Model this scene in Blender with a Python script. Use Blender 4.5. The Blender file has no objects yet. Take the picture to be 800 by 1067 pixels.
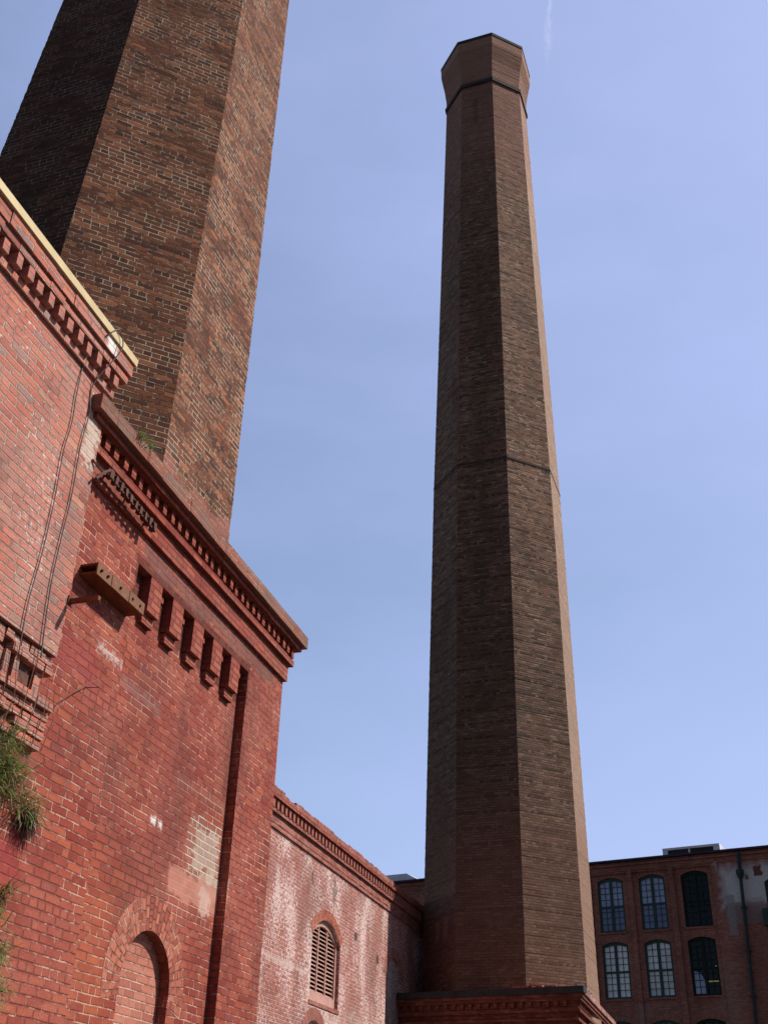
import bpy, bmesh, math, random
from mathutils import Vector, Matrix, noise as mnoise
from mathutils.geometry import tessellate_polygon
random.seed(7)
S = bpy.context.scene
C = S.collection
R = math.radians
# ------------------------------------------------------------------ helpers
def tag(o, label=None, cat=None, group=None, kind=None):
    if label: o['label'] = label
    if cat: o['category'] = cat
    if group: o['group'] = group
    if kind: o['kind'] = kind
    return o
def empty(name, loc=(0, 0, 0), rz=0, label=None, cat=None, group=None):
    o = bpy.data.objects.new(name, None); C.objects.link(o)
    o.location = loc; o.rotation_euler = (0, 0, rz); o.empty_display_size = .2
    return tag(o, label, cat, group)
def uvproj(bm):
    uv = bm.loops.layers.uv.verify()
    bm.normal_update()
    for f in bm.faces:
        n = f.normal
        if abs(n.z) > .75: t = Vector((1, 0, 0)); w = Vector((0, 1, 0))
        else:
            t = Vector((-n.y, n.x, 0))
            if t.length < 1e-6: t = Vector((1, 0, 0))
            t.normalize(); w = Vector((0, 0, 1))
            if abs(abs(t.x) - 1) < .1: t = Vector((1, 0, 0))
        for l in f.loops: l[uv].uv = (l.vert.co.dot(t), l.vert.co.dot(w))
def obj(name, bm, mat, parent=None, uv=True, smooth=False):
    if uv: uvproj(bm)
    me = bpy.data.meshes.new(name); bm.to_mesh(me); bm.free()
    if smooth:
        for p in me.polygons: p.use_smooth = True
    for m in (mat if isinstance(mat, (list, tuple)) else [mat]): me.materials.append(m)
    o = bpy.data.objects.new(name, me); C.objects.link(o); o.parent = parent
    return o
def copy(o, parent, loc=None):
    c = o.copy(); C.objects.link(c); c.parent = parent
    if loc is not None: c.location = loc
    return c
def box(bm, x0, x1, y0, y1, z0, z1, j=0):
    v = [bm.verts.new((x + random.uniform(-j, j), y + random.uniform(-j, j), z + random.uniform(-j, j))) for x, y, z in
         ((x0, y0, z0), (x1, y0, z0), (x1, y1, z0), (x0, y1, z0), (x0, y0, z1), (x1, y0, z1), (x1, y1, z1), (x0, y1, z1))]
    fs = [bm.faces.new([v[i] for i in q]) for q in ((0, 1, 5, 4), (1, 2, 6, 5), (2, 3, 7, 6), (3, 0, 4, 7), (4, 5, 6, 7), (3, 2, 1, 0))]
    return fs
def plate(bm, outline, holes, y, d):
    """vertical slab in the local xz plane, front at y, back at y+d, with openings"""
    loops = [outline] + holes
    pts = [p for l in loops for p in l]
    tri = tessellate_polygon([[Vector((p[0], p[1], 0)) for p in l] for l in loops])
    F = [bm.verts.new((p[0], y, p[1])) for p in pts]; B = [bm.verts.new((p[0], y + d, p[1])) for p in pts]
    for t in tri:
        a, b, c = [Vector((pts[i][0], pts[i][1])) for i in t]
        s = (b - a).cross(c - a)
        if abs(s) < 1e-9: continue
        t = t if s > 0 else t[::-1]
        bm.faces.new([F[i] for i in t]); bm.faces.new([B[i] for i in t[::-1]])
    k = 0
    for li, l in enumerate(loops):
        area = sum(l[i - 1][0] * l[i][1] - l[i][0] * l[i - 1][1] for i in range(len(l)))
        for i in range(len(l)):
            a, b = k + i, k + (i + 1) % len(l)
            q = [F[b], F[a], B[a], B[b]]
            if (area > 0) != (li == 0): q = q[::-1]
            bm.faces.new(q)
        k += len(l)
def arch_pts(x0, x1, zb, zs, rise, n=14):
    """outline of an arched opening, counter-clockwise from bottom left"""
    w = (x1 - x0) / 2; cx = (x0 + x1) / 2
    rr = (w * w + rise * rise) / (2 * rise); cz = zs + rise - rr
    a0 = math.asin(min(1, w / rr))
    top = [(cx + rr * math.sin(a0 - 2 * a0 * i / n), cz + rr * math.cos(a0 - 2 * a0 * i / n)) for i in range(n + 1)]
    return [(x0, zb), (x1, zb)] + top
def ring_strip(bm, cx, cz, r0, r1, a0, a1, y0, y1, n=24, uvs=True):
    """arch ring of bricks laid radially; UV: u = angle arc, v = radius"""
    uv = bm.loops.layers.uv.verify(); rows = []
    for i in range(n + 1):
        a = a0 + (a1 - a0) * i / n
        c, s = math.cos(a), math.sin(a)
        rows.append([bm.verts.new((cx + r * c, y, cz + r * s)) for r, y in ((r0, y1), (r0, y0), (r1, y0), (r1, y1))])
    for i in range(n):
        for k in range(3):
            f = bm.faces.new([rows[i][k], rows[i][k + 1], rows[i + 1][k + 1], rows[i + 1][k]])
            rm = (r0 + r1) / 2
            for l, (ii, kk) in zip(f.loops, ((i, k), (i, k + 1), (i + 1, k + 1), (i + 1, k))):
                l[uv].uv = ({0: r0 - (y1 - y0), 1: r0, 2: r1, 3: r1 + (y1 - y0)}[kk], (a0 + (a1 - a0) * ii / n) * rm)
    for rr in (rows[0], rows[-1]): bm.faces.new(rr)
    bmesh.ops.recalc_face_normals(bm, faces=bm.faces)
def tube(bm, pts, r, n=8, r2=None):
    pts = [Vector(p) for p in pts]; rings = []
    for i, p in enumerate(pts):
        d = (pts[min(i + 1, len(pts) - 1)] - pts[max(i - 1, 0)]).normalized()
        a = d.orthogonal().normalized()
        if i: a = (pa - d * pa.dot(d)).normalized()
        pa = a; b = d.cross(a)
        rr = r if r2 is None else r + (r2 - r) * i / (len(pts) - 1)
        rings.append([bm.verts.new(p + (a * math.cos(t) + b * math.sin(t)) * rr) for t in [2 * math.pi * k / n for k in range(n)]])
    for i in range(len(rings) - 1):
        for k in range(n): bm.faces.new([rings[i][k], rings[i][(k + 1) % n], rings[i + 1][(k + 1) % n], rings[i + 1][k]])
    bm.faces.new(rings[0][::-1]); bm.faces.new(rings[-1])
# ------------------------------------------------------------------ node materials
class T:
    def __init__(s, name):
        s.m = bpy.data.materials.new(name); s.m.use_nodes = True
        s.t = s.m.node_tree; s.t.nodes.clear(); s.L = s.t.links
    def n(s, typ, **kw):
        o = s.t.nodes.new(typ)
        for k, v in kw.items(): setattr(o, k, v)
        return o
    def put(s, sock, v):
        if isinstance(v, bpy.types.NodeSocket): s.L.new(v, sock)
        elif v is not None:
            if sock.type == 'RGBA' and len(v) == 3: v = (*v, 1)
            sock.default_value = v
    def M(s, op, a, b=None, c=None, clamp=False):
        o = s.n('ShaderNodeMath', operation=op, use_clamp=clamp)
        for i, v in enumerate((a, b, c)):
            if v is not None: s.put(o.inputs[i], v)
        return o.outputs[0]
    def mix(s, f, a, b, mode='MIX'):
        o = s.n('ShaderNodeMix', data_type='RGBA', blend_type=mode)
        s.put(o.inputs[0], f); s.put(o.inputs[6], a); s.put(o.inputs[7], b); return o.outputs[2]
    def noise(s, vec, scale, detail=3, rough=.55, w=None):
        o = s.n('ShaderNodeTexNoise'); s.put(o.inputs['Vector'], vec)
        o.inputs['Scale'].default_value = scale; o.inputs['Detail'].default_value = detail; o.inputs['Roughness'].default_value = rough
        return o.outputs[0]
    def ss(s, v, lo, hi, a=0., b=1.):
        o = s.n('ShaderNodeMapRange', interpolation_type='SMOOTHSTEP'); s.put(o.inputs[0], v)
        for i, q in enumerate((lo, hi, a, b)): o.inputs[i + 1].default_value = q
        return o.outputs[0]
    def ramp(s, f, stops, interp='LINEAR'):
        o = s.n('ShaderNodeValToRGB'); s.put(o.inputs[0], f); e = o.color_ramp; e.interpolation = interp
        while len(e.elements) < len(stops): e.elements.new(.5)
        for k, (p, c) in enumerate(stops): e.elements[k].position = p; e.elements[k].color = (*c, 1)
        return o.outputs[0]
    def vec(s, x, y, z=0.):
        o = s.n('ShaderNodeCombineXYZ')
        for i, v in enumerate((x, y, z)): s.put(o.inputs[i], v)
        return o.outputs[0]
    def out(s, col, rough=.85, bump=None, bs=.5, bd=.01, spec=.2, metal=0.):
        p = s.n('ShaderNodeBsdfPrincipled'); s.put(p.inputs['Base Color'], col); s.put(p.inputs['Roughness'], rough)
        p.inputs['Specular IOR Level'].default_value = spec; p.inputs['Metallic'].default_value = metal
        if bump is not None:
            b = s.n('ShaderNodeBump'); b.inputs['Strength'].default_value = bs; b.inputs['Distance'].default_value = bd
            s.put(b.inputs['Height'], bump); s.L.new(b.outputs[0], p.inputs['Normal'])
        o = s.n('ShaderNodeOutputMaterial'); s.L.new(p.outputs[0], o.inputs[0]); return s.m
def boxmask(t, u, v, nz, b, amp, soft=.03):
    du = t.M('SUBTRACT', t.M('ABSOLUTE', t.M('SUBTRACT', u, (b[0] + b[2]) / 2)), (b[2] - b[0]) / 2)
    dv = t.M('SUBTRACT', t.M('ABSOLUTE', t.M('SUBTRACT', v, (b[1] + b[3]) / 2)), (b[3] - b[1]) / 2)
    d = t.M('ADD', t.M('MAXIMUM', du, dv), t.M('MULTIPLY', t.M('SUBTRACT', nz, .5), amp))
    return t.ss(d, -soft, soft, 1., 0.)
def brick(name, ramp, mortar, mdark, mortar_cover=.5, h=.072, L=.215, mw=.011, bump=.008, bs=.8, grime=(.5, (.02, .015, .012), .5, 1.2), rowtint=0., wash=None, patches=(), big=None, wob=.006, fine=.35, seed=0., eff=.3, hd=0.):
    t = T(name)
    uvn = t.n('ShaderNodeUVMap'); sep = t.n('ShaderNodeSeparateXYZ'); t.L.new(uvn.outputs[0], sep.inputs[0])
    u0, v0 = sep.outputs[0], sep.outputs[1]
    P = t.vec(u0, v0, seed)
    w1 = t.noise(P, 2.3, 3); w2 = t.noise(t.vec(v0, u0, 5.3 + seed), 2.1, 3)
    edge = t.noise(P, 38, 3)
    u = t.M('ADD', u0, t.M('MULTIPLY', t.M('SUBTRACT', w1, .5), wob * 2)); v = t.M('ADD', v0, t.M('MULTIPLY', t.M('SUBTRACT', w2, .5), wob * 3))
    rv = t.M('DIVIDE', v, h); row = t.M('FLOOR', rv); fv = t.M('FRACT', rv)
    hdr = t.M('LESS_THAN', t.M('MODULO', t.M('ADD', row, 1000), 6.), .5)
    bl = t.M('SUBTRACT', L, t.M('MULTIPLY', hdr, L * .5))
    wr = t.n('ShaderNodeTexWhiteNoise', noise_dimensions='1D'); t.put(wr.inputs['W'], t.M('ADD', row, seed))
    off = t.M('ADD', t.M('MULTIPLY', t.M('MODULO', t.M('ADD', row, 1000), 2.), .5), t.M('MULTIPLY', wr.outputs[0], .3))
    ru = t.M('ADD', t.M('DIVIDE', u, bl), off); col = t.M('FLOOR', ru); fu = t.M('FRACT', ru)
    du = t.M('MULTIPLY', t.M('MINIMUM', fu, t.M('SUBTRACT', 1., fu)), bl); dv = t.M('MULTIPLY', t.M('MINIMUM', fv, t.M('SUBTRACT', 1., fv)), h)
    d = t.M('ADD', t.M('MINIMUM', du, dv), t.M('MULTIPLY', t.M('SUBTRACT', edge, .5), mw * .9))
    bm_ = t.ss(d, mw * .35, mw * .75)
    wn = t.n('ShaderNodeTexWhiteNoise', noise_dimensions='3D'); t.put(wn.inputs['Vector'], t.vec(col, row, seed + .5))
    wc = t.n('ShaderNodeSeparateColor'); t.L.new(wn.outputs[1], wc.inputs[0]); r1, r2, r3 = wc.outputs
    bc = t.ramp(r1, ramp)
    if big:   # large-scale tone drift between two tints
        bc = t.mix(t.ss(t.noise(P, big[0], 4), .38, .68), bc, t.mix(big[2], bc, big[1]))
    if hd: bc = t.mix(t.M('MULTIPLY', t.M('MULTIPLY', hdr, t.M('GREATER_THAN', r3, .45)), hd), bc, (.025, .017, .013))
    fn = t.noise(P, 55, 4, .7)
    bc = t.mix(t.ss(d, mw * .5, mw * 1.9, .42, 0.), bc, t.mix(.5, mdark, (.03, .02, .015)))
    bc = t.mix(t.M('MULTIPLY', t.ss(t.noise(P, 7., 5, .7), .52, .75), eff), bc, t.mix(.45, bc, mortar))
    bc = t.mix(fine, bc, t.ramp(fn, [(.25, (.2, .2, .2)), (.75, (.85, .85, .85))]), 'OVERLAY')
    mn = t.ss(t.M('ADD', t.M('MULTIPLY', t.noise(P, 1.7, 4), .6), t.M('MULTIPLY', t.noise(P, 14, 3), .5)), mortar_cover - .06 + .05, mortar_cover + .12 + .05)
    mc = t.mix(mn, mdark, mortar)
    colr = t.mix(bm_, mc, bc)
    H = t.M('ADD', t.M('MULTIPLY', bm_, t.M('ADD', .65, t.M('MULTIPLY', r2, .6))), t.M('MULTIPLY', fn, .35))
    if rowtint:
        colr = t.mix(t.M('MULTIPLY', t.ss(wr.outputs[0], .6, 1.), rowtint), colr, (.01, .01, .01))
    if grime:
        g = t.ss(t.noise(t.vec(t.M('MULTIPLY', u0, 1.0), t.M('MULTIPLY', v0, .45), 3.1 + seed), grime[3], 5, .62), grime[2] - .05, grime[2] + .22)
        colr = t.mix(t.M('MULTIPLY', g, grime[0]), colr, grime[1])
    if wash:  # worn lime wash: (amount threshold, colour, strength, top z)
        a = t.noise(t.vec(t.M('MULTIPLY', u0, 1.3), t.M('MULTIPLY', v0, .6), 8.), .9, 5, .6)
        fnz = t.noise(P, 16, 4, .7)
        k = t.M('ADD', t.M('ADD', t.M('MULTIPLY', a, 1.), t.M('MULTIPLY', t.M('SUBTRACT', fnz, .5), 1.3)), t.M('MULTIPLY', t.M('SUBTRACT', .6, bm_), .12))
        wz = t.ss(t.M('ADD', v0, t.M('MULTIPLY', a, 2.)), wash[3], wash[3] + 1.2, 1., .25)
        wm = t.M('MULTIPLY', t.M('MULTIPLY', t.ss(k, wash[0], wash[0] + .22), wash[2]), wz)
        colr = t.mix(wm, colr, wash[1])
    for p in patches:   # (box, noise scale, amp, colour, strength on brick, strength on mortar, flatten)
        m = boxmask(t, u0, v0, t.noise(P, p[1], 4), p[0], p[2], .03 if p[2] < .8 else p[2] * .45)
        k = t.M('ADD', t.M('MULTIPLY', bm_, p[4]), t.M('MULTIPLY', t.M('SUBTRACT', 1., bm_), p[5]))
        cc = t.mix(t.noise(P, 9, 4), tuple(q * .72 for q in p[3]), tuple(min(1, q * 1.22) for q in p[3]))
        colr = t.mix(t.M('MULTIPLY', m, k), colr, cc)
        if p[6]: H = t.M('MULTIPLY', H, t.M('SUBTRACT', 1., t.M('MULTIPLY', m, p[6])))
    return t.out(colr, .88, H, bs, bump, .15)
def plain(name, a, b, scale=6, rough=.8, bump=.3, bd=.004, spec=.3, metal=0., coord='Object'):
    t = T(name); tc = t.n('ShaderNodeTexCoord'); nz = t.noise(tc.outputs[coord], scale, 6, .65)
    c = t.ramp(nz, [(.3, a), (.7, b)])
    return t.out(c, rough, t.noise(tc.outputs[coord], scale * 6, 4), bump, bd, spec, metal)

# colours
RB = [(0, (.21, .036, .025)), (.3, (.275, .054, .036)), (.62, (.315, .066, .042)), (.88, (.39, .10, .054)), (1, (.20, .05, .046))]
m_red = brick('red_painted_brick', RB, (.58, .33, .25), (.22, .06, .045), .50, big=(.9, (.38, .115, .08), .7), grime=(.55, (.09, .035, .03), .50, 1.4), wob=.009, wash=(.80, (.62, .42, .37), .7, 30.), fine=.45,
    patches=(((7.9, 6.03, 10.66, 6.5), 6, .08, (.07, .016, .012), .7, .8, 0), ((9.82, 3.98, 10.56, 4.62), 7, .55, (.62, .56, .44), .10, .95, .2), ((9.95, 4.1, 10.5, 4.5), 11, .5, (.60, .52, .42), .55, .95, .3), ((10.1, 3.85, 10.62, 4.1), 6, .3, (.60, .50, .40), .75, .9, .6),  # first patch paints shade into the corbel slots
             ((9.50, 3.76, 10.62, 4.02), 7, .26, (.50, .22, .165), .85, .95, .85), ((10.2, 3.7, 10.45, 3.95), 9, .3, (.6, .42, .36), .7, .8, .5), ((9.02, 4.27, 9.1, 4.34), 14, .14, (.85, .78, .74), 1, 1, 0), ((9.17, 4.27, 9.23, 4.33), 14, .14, (.85, .78, .74), 1, 1, 0),
             ((7.5, 5.36, 7.92, 5.41), 22, .22, (.64, .50, .46), .6, .9, 0), ((8.0, 5.28, 8.9, 5.36), 9, .3, (.28, .17, .16), .4, .6, 0), ((8.9, 4.2, 10.3, 5.4), 2, 1.6, (.22, .05, .04), .4, .1, 0), ((7.95, 2.6, 8.6, 3.6), 4, .9, (.46, .13, .06), .45, .1, 0), ((9.4, 4.78, 10.55, 4.86), 14, .3, (.50, .32, .26), .1, .6, 0), ((6.9, 5.0, 7.5, 5.3), 5, .5, (.27, .045, .05), .45, .6, 0), ((6.3, 3.0, 6.98, 3.6), 5, .4, (.31, .045, .048), .55, .7, .3),
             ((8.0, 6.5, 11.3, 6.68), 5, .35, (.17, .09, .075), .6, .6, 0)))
m_redtrim = brick('red_trim_brick', RB, (.50, .26, .2), (.2, .06, .05), .62, big=(.8, (.42, .16, .11), .5), grime=(.55, (.1, .045, .035), .5, 1.3))
m_lip = brick('weathered_lip_brick', [(0, (.25, .075, .05)), (.5, (.31, .10, .065)), (1, (.23, .12, .09))], (.42, .30, .24), (.2, .10, .07), .45, grime=(.6, (.17, .125, .10), .47, 2.), fine=.6)
m_infill = brick('niche_infill_brick', [(0, (.36, .12, .085)), (.5, (.44, .16, .11)), (1, (.5, .2, .14))], (.62, .38, .29), (.32, .13, .1), .46, grime=(.3, (.1, .05, .04), .55, 1.))
m_ring = brick('arch_ring_brick', [(0, (.30, .08, .055)), (.5, (.42, .125, .08)), (1, (.50, .18, .11))], (.58, .35, .26), (.2, .06, .045), .5, L=.108, h=.07, wob=.003, grime=(.25, (.08, .03, .02), .55, 1.5))
AB = [(0, (.28, .085, .06)), (.22, (.49, .135, .09)), (.45, (.46, .145, .11)), (.7, (.60, .19, .115)), (.86, (.36, .16, .13)), (.95, (.29, .2, .175)), (1, (.64, .27, .16))]
m_salmon = brick('salmon_brick', AB, (.46, .31, .25), (.28, .16, .13), .45, L=.23, mw=.012, bump=.012, wob=.009, fine=.5, big=(.9, (.50, .25, .20), .6), grime=(.45, (.17, .10, .085), .50, 1.8),
    eff=.25, wash=(.655, (.72, .60, .54), .85, 30.), patches=(((6.44, 7.79, 6.60, 7.92), 14, .06, (.8, .77, .73), .95, .95, .4), ((6.55, 6.70, 6.76, 7.3), 12, .6, (.6, .5, .42), .75, .9, .3)))
CB = [(0, (.26, .085, .07)), (.4, (.34, .11, .085)), (.8, (.42, .15, .11)), (1, (.3, .13, .11))]
m_wash = brick('limewashed_brick', CB, (.55, .36, .31), (.22, .1, .085), .42, wash=(.44, (.76, .59, .55), .86, 8.9), grime=(.55, (.17, .12, .10), .54, .9), bs=.9, big=(.5, (.3, .1, .08), .6),
    patches=(((12, 4.95, 22.4, 5.02), 4, .5, (.66, .52, .46), .5, .7, .3), ((23.2, 0, 27.6, 4.1), 3, 1.8, (.72, .60, .53), .7, .9, .3), ((23.75, 6.6, 24.0, 7.2), 6, .5, (.15, .12, .11), .6, .7, 0), ((22.35, 6.75, 22.43, 6.98), 9, .2, (.07, .05, .045), .8, .9, 0),
             ((25.4, 6.1, 25.6, 6.3), 6, .2, (.07, .05, .045), .9, .9, 0), ((27.2, 5.9, 27.4, 6.1), 6, .2, (.07, .05, .045), .9, .9, 0)))
m_palefill = brick('pale_infill_brick', [(0, (.3, .2, .17)), (.5, (.4, .28, .24)), (1, (.48, .36, .31))], (.62, .52, .48), (.3, .2, .18), .45)
m_washtrim = brick('pink_trim_brick', CB, (.55, .34, .28), (.24, .09, .075), .5, wash=(.66, (.66, .46, .40), .6, 9.), grime=(.5, (.13, .07, .05), .5, 1.5))
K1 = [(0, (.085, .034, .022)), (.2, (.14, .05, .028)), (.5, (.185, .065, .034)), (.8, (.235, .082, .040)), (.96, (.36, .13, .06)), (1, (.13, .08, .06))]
m_chim1 = brick('sooty_brown_brick_painted_shade', K1, (.60, .50, .38), (.10, .06, .042), .47, mw=.0105, bump=.012, bs=1., L=.21, grime=(.22, (.06, .03, .02), .54, 5.), fine=.25, seed=3., wob=.0025, eff=.08, hd=.4,
    patches=(((-21, 6.0, -19, 8.3), 2.5, .7, (.38, .15, .12), .55, .5, 0), ((-41.5, 0, -38.5, 40), 1., .6, (.03, .018, .013), .62, .5, 0)))  # second patch: left face darkened, shade painted in over the soot
K2 = [(0, (.12, .078, .058)), (.25, (.23, .14, .10)), (.6, (.34, .21, .148)), (.86, (.47, .29, .2)), (.95, (.6, .36, .24)), (1, (.17, .15, .13))]
m_chim2 = brick('weathered_brown_brick_painted_light', K2, (.40, .31, .23), (.11, .075, .056), .52, mw=.012, bump=.012, bs=.9, grime=(.42, (.05, .038, .03), .5, .8), rowtint=.2, fine=.4, seed=9., wob=.0025, eff=.1, hd=.75, big=(1.6, (.30, .135, .08), .6),
    patches=(((-30.12, 16, -29.9, 24), 2.6, 1.1, (.05, .036, .028), .45, .5, 0), ((-30.1, 24, -29.96, 34), 2.6, .9, (.05, .036, .028), .35, .4, 0), ((-30.15, 13.3, -29.85, 13.8), 4., 1.1, (.022, .026, .018), .75, .8, 0), ((-60, 4, 60, 17), .5, 9., (.075, .05, .038), .42, .5, 0), ((-42, 0, -28, 50), .6, 1.5, (.09, .045, .026), .36, .4, 0), ((-11.5, 0, -8.5, 50), .6, .3, (.50, .34, .25), .55, .5, 0), ((-30.15, 39.3, -29.98, 40.8), 3, .4, (.02, .02, .02), .8, .8, 0),  # left faces darkened, right face lightened: shade and sun painted in
             ((-60, 36.6, 60, 48), 1., 6., (.33, .155, .12), .5, .35, 0), ((-60, 42.2, 60, 48), 1., .8, (.44, .26, .19), .45, .4, 0), ((-60, 5, 60, 10.), .8, 4., (.2, .09, .06), .45, .2, 0), ((-40.2, 6.9, -39.98, 7.4), 5, .3, (.36, .17, .11), .4, .4, 0), ((-39.75, 6.9, -39.5, 7.45), 5, .3, (.36, .17, .11), .4, .4, 0)))
m_ped = brick('dark_red_brick', [(0, (.14, .035, .025)), (.5, (.21, .055, .038)), (1, (.28, .085, .06))], (.3, .16, .12), (.12, .05, .035), .5, grime=(.5, (.07, .03, .02), .5, 1.2))
m_pedcap = brick('pale_edge_brick', [(0, (.28, .1, .07)), (.5, (.36, .15, .11)), (1, (.5, .3, .25))], (.55, .45, .4), (.3, .18, .15), .45)
m_mill = brick('mill_red_brick', [(0, (.28, .105, .078)), (.5, (.37, .145, .105)), (1, (.46, .2, .135))], (.30, .18, .15), (.18, .075, .065), .5, wob=.01, grime=(.4, (.12, .06, .05), .5, .5), big=(.3, (.21, .07, .05), .5),
    patches=(((2.93, 13.75, 5.9, 15.62), 3.2, .9, (.58, .57, .57), .9, .95, .5), ((2.93, 12.75, 4.9, 13.8), 1.6, .5, (.24, .2, .195), .6, .8, .3), ((3.02, 12.3, 3.4, 14.2), 1.6, .5, (.28, .25, .25), .7, .9, .3),
             ((4.62, 15.1, 5.02, 15.6), 3, .35, (.15, .07, .055), 1, 1, 0), ((4.15, 14.95, 4.32, 15.2), 5, .2, (.16, .12, .1), .9, .9, 0), ((-2.4, 7.6, -1.6, 9.2), 2, .7, (.3, .22, .2), .35, .6, 0), ((2.0, 8, 3.0, 11), 1.5, 1., (.27, .2, .18), .3, .5, 0)))
m_cap = plain('yellow_flashing', (.50, .37, .17), (.64, .50, .27), 5, .6, .15)
m_dark = plain('black_coping', (.02, .019, .02), (.05, .045, .045), 4, .8)
m_band = plain('sooty_band', (.045, .03, .024), (.09, .06, .045), 4, .9)
m_rust = plain('rusted_steel', (.13, .035, .018), (.27, .085, .035), 14, .85, .5)
m_rust2 = plain('ochre_rusted_steel', (.15, .06, .032), (.27, .12, .06), 30, .8, .4)
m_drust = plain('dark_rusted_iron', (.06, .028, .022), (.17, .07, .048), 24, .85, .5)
m_hole = plain('bolt_hole_black', (.004, .004, .004), (.01, .008, .006), 5, .9)
m_cable = plain('grey_cable', (.10, .07, .07), (.2, .15, .15), 6, .7)
m_stucco = plain('grey_cement', (.16, .15, .14), (.32, .3, .28), 3, .9)
m_slat = plain('faded_pink_paint', (.40, .21, .17), (.55, .33, .28), 7, .8)
m_green = plain('dark_green_paint', (.016, .04, .038), (.03, .065, .058), 3, .5)
m_blackgreen = plain('near_black_paint', (.006, .009, .008), (.012, .016, .014), 3, .7)  # near-black frame and bar colour for the dark windows
m_purple = plain('dark_purple_metal', (.022, .012, .035), (.05, .03, .075), 2, .5)
m_pipe = plain('dark_green_iron', (.012, .022, .022), (.03, .045, .042), 4, .55)
m_white = plain('pale_painted_metal', (.55, .56, .58), (.75, .75, .76), 1.5, .6)
m_louv = plain('dark_louvre', (.02, .018, .016), (.05, .04, .035), 2, .7)
m_tanfab = plain('interior_dark', (.012, .011, .01), (.03, .026, .022), 1, .9)
def leafm(name, a, b):
    t = T(name); g = t.n('ShaderNodeTexCoord'); nz = t.noise(g.outputs['Object'], 22, 3)
    c = t.ramp(nz, [(.3, a), (.7, b)])
    p = t.n('ShaderNodeBsdfPrincipled'); t.put(p.inputs['Base Color'], c); p.inputs['Roughness'].default_value = .6; p.inputs['Specular IOR Level'].default_value = .25
    tr = t.n('ShaderNodeBsdfTranslucent'); t.put(tr.inputs[0], c)
    ms = t.n('ShaderNodeMixShader'); ms.inputs[0].default_value = .3; t.L.new(p.outputs[0], ms.inputs[1]); t.L.new(tr.outputs[0], ms.inputs[2])
    o = t.n('ShaderNodeOutputMaterial'); t.L.new(ms.outputs[0], o.inputs[0]); return t.m
m_leaf = leafm('weed_green', (.09, .16, .03), (.24, .36, .09))
m_dry = leafm('dry_straw', (.25, .19, .1), (.48, .38, .24))
m_root = leafm('root_brown', (.03, .018, .015), (.13, .06, .045))
m_twig = plain('bare_twig', (.16, .07, .04), (.26, .13, .08), 20, .8)
# ------------------------------------------------------------------ camera
cam = bpy.data.cameras.new('camera'); co = bpy.data.objects.new('camera', cam); C.objects.link(co); S.camera = co
co.matrix_world = Matrix(((.99956157, -.02960869, 0, 0), (-.01533342, -.51764191, -.85545996, 0), (.02532905, .85508489, -.51786896, 1.6), (0, 0, 0, 1)))
cam.sensor_fit = 'VERTICAL'; cam.sensor_height = 24; cam.lens = 25.386; cam.clip_end = 20000; cam.clip_start = .05
# ------------------------------------------------------------------ frames
D1 = Vector((.29647, .95504, 0)); N1 = Vector((.95504, -.29647, 0)); ROT = math.atan2(D1.y, D1.x)
LB, LC = 4.864, 8.3
def wallpt(s, o, z, L=LB): return D1 * s - N1 * (L - o) + Vector((0, 0, z))
FB = tuple(-N1 * LB); FC = tuple(-N1 * LC)

# ------------------------------------------------------------------ ground
bm = bmesh.new(); g = 1500; box(bm, -g, g, -g, g, -.5, 0)
tg = T('trodden_gravel_ground'); tc = tg.n('ShaderNodeTexCoord')
gc = tg.ramp(tg.noise(tc.outputs['Object'], .8, 8, .7), [(.3, (.045, .04, .033)), (.7, (.09, .08, .065))])
m_ground = tg.out(gc, .95, tg.noise(tc.outputs['Object'], 25, 5), .6, .02)
tag(obj('ground', bm, m_ground), kind='structure')

# ------------------------------------------------------------------ building B: red painted tower bay with corbel table and niche
B = empty('brick_building', FB, ROT, 'near red brick building with corbelled cornice, recessed panel and blind arched niche', 'building')
br = [8.21 + i * .4825 for i in range(5)]
comb = [(7.94, .4), (10.62, .4), (10.62, 6.42)]
for x in br[::-1]: comb += [(x + .235, 6.42), (x + .235, 6.421), (x, 6.421), (x, 6.42)]
comb += [(7.94, 6.42)]
bm = bmesh.new()
plate(bm, [(-5, 0), (11.66, 0), (11.66, 7.0), (6.5, 7.0), (6.5, 4.93), (-5, 4.93)], [[(7.94, .4), (10.62, .4), (10.62, 6.42), (7.94, 6.42)]], 0, .1)
obj('wall', bm, m_red, B)
niche = arch_pts(8.845, 9.775, .9, 2.91, .464, 24)
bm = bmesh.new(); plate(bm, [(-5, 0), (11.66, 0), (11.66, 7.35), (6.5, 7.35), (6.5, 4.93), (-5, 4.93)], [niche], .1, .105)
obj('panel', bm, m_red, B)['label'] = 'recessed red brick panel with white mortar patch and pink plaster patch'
bm = bmesh.new(); plate(bm, [(8.6, .7), (10.0, .7), (10.0, 3.6), (8.6, 3.6)], [], .2, .1)
obj('niche_infill', bm, m_infill, B)
bm = bmesh.new(); ring_strip(bm, 9.31, 2.91, .4655, .76, R(-14), R(194), .0975, .14, 44)
obj('arch_ring', bm, m_ring, B, uv=False)
bm = bmesh.new(); box(bm, 8.78, 9.84, .07, .3, .78, .9); obj('niche_sill', bm, m_redtrim, B)
bm = bmesh.new()   # right return wall and back
box(bm, 11.38, 11.66, .21, 5.6, 0, 7.0); obj('side_wall', bm, m_red, B)
bm = bmesh.new(); box(bm, 6.5, 11.4, .205, 5.6, 6.75, 6.85); obj('roof', bm, m_dark, B)
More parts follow.
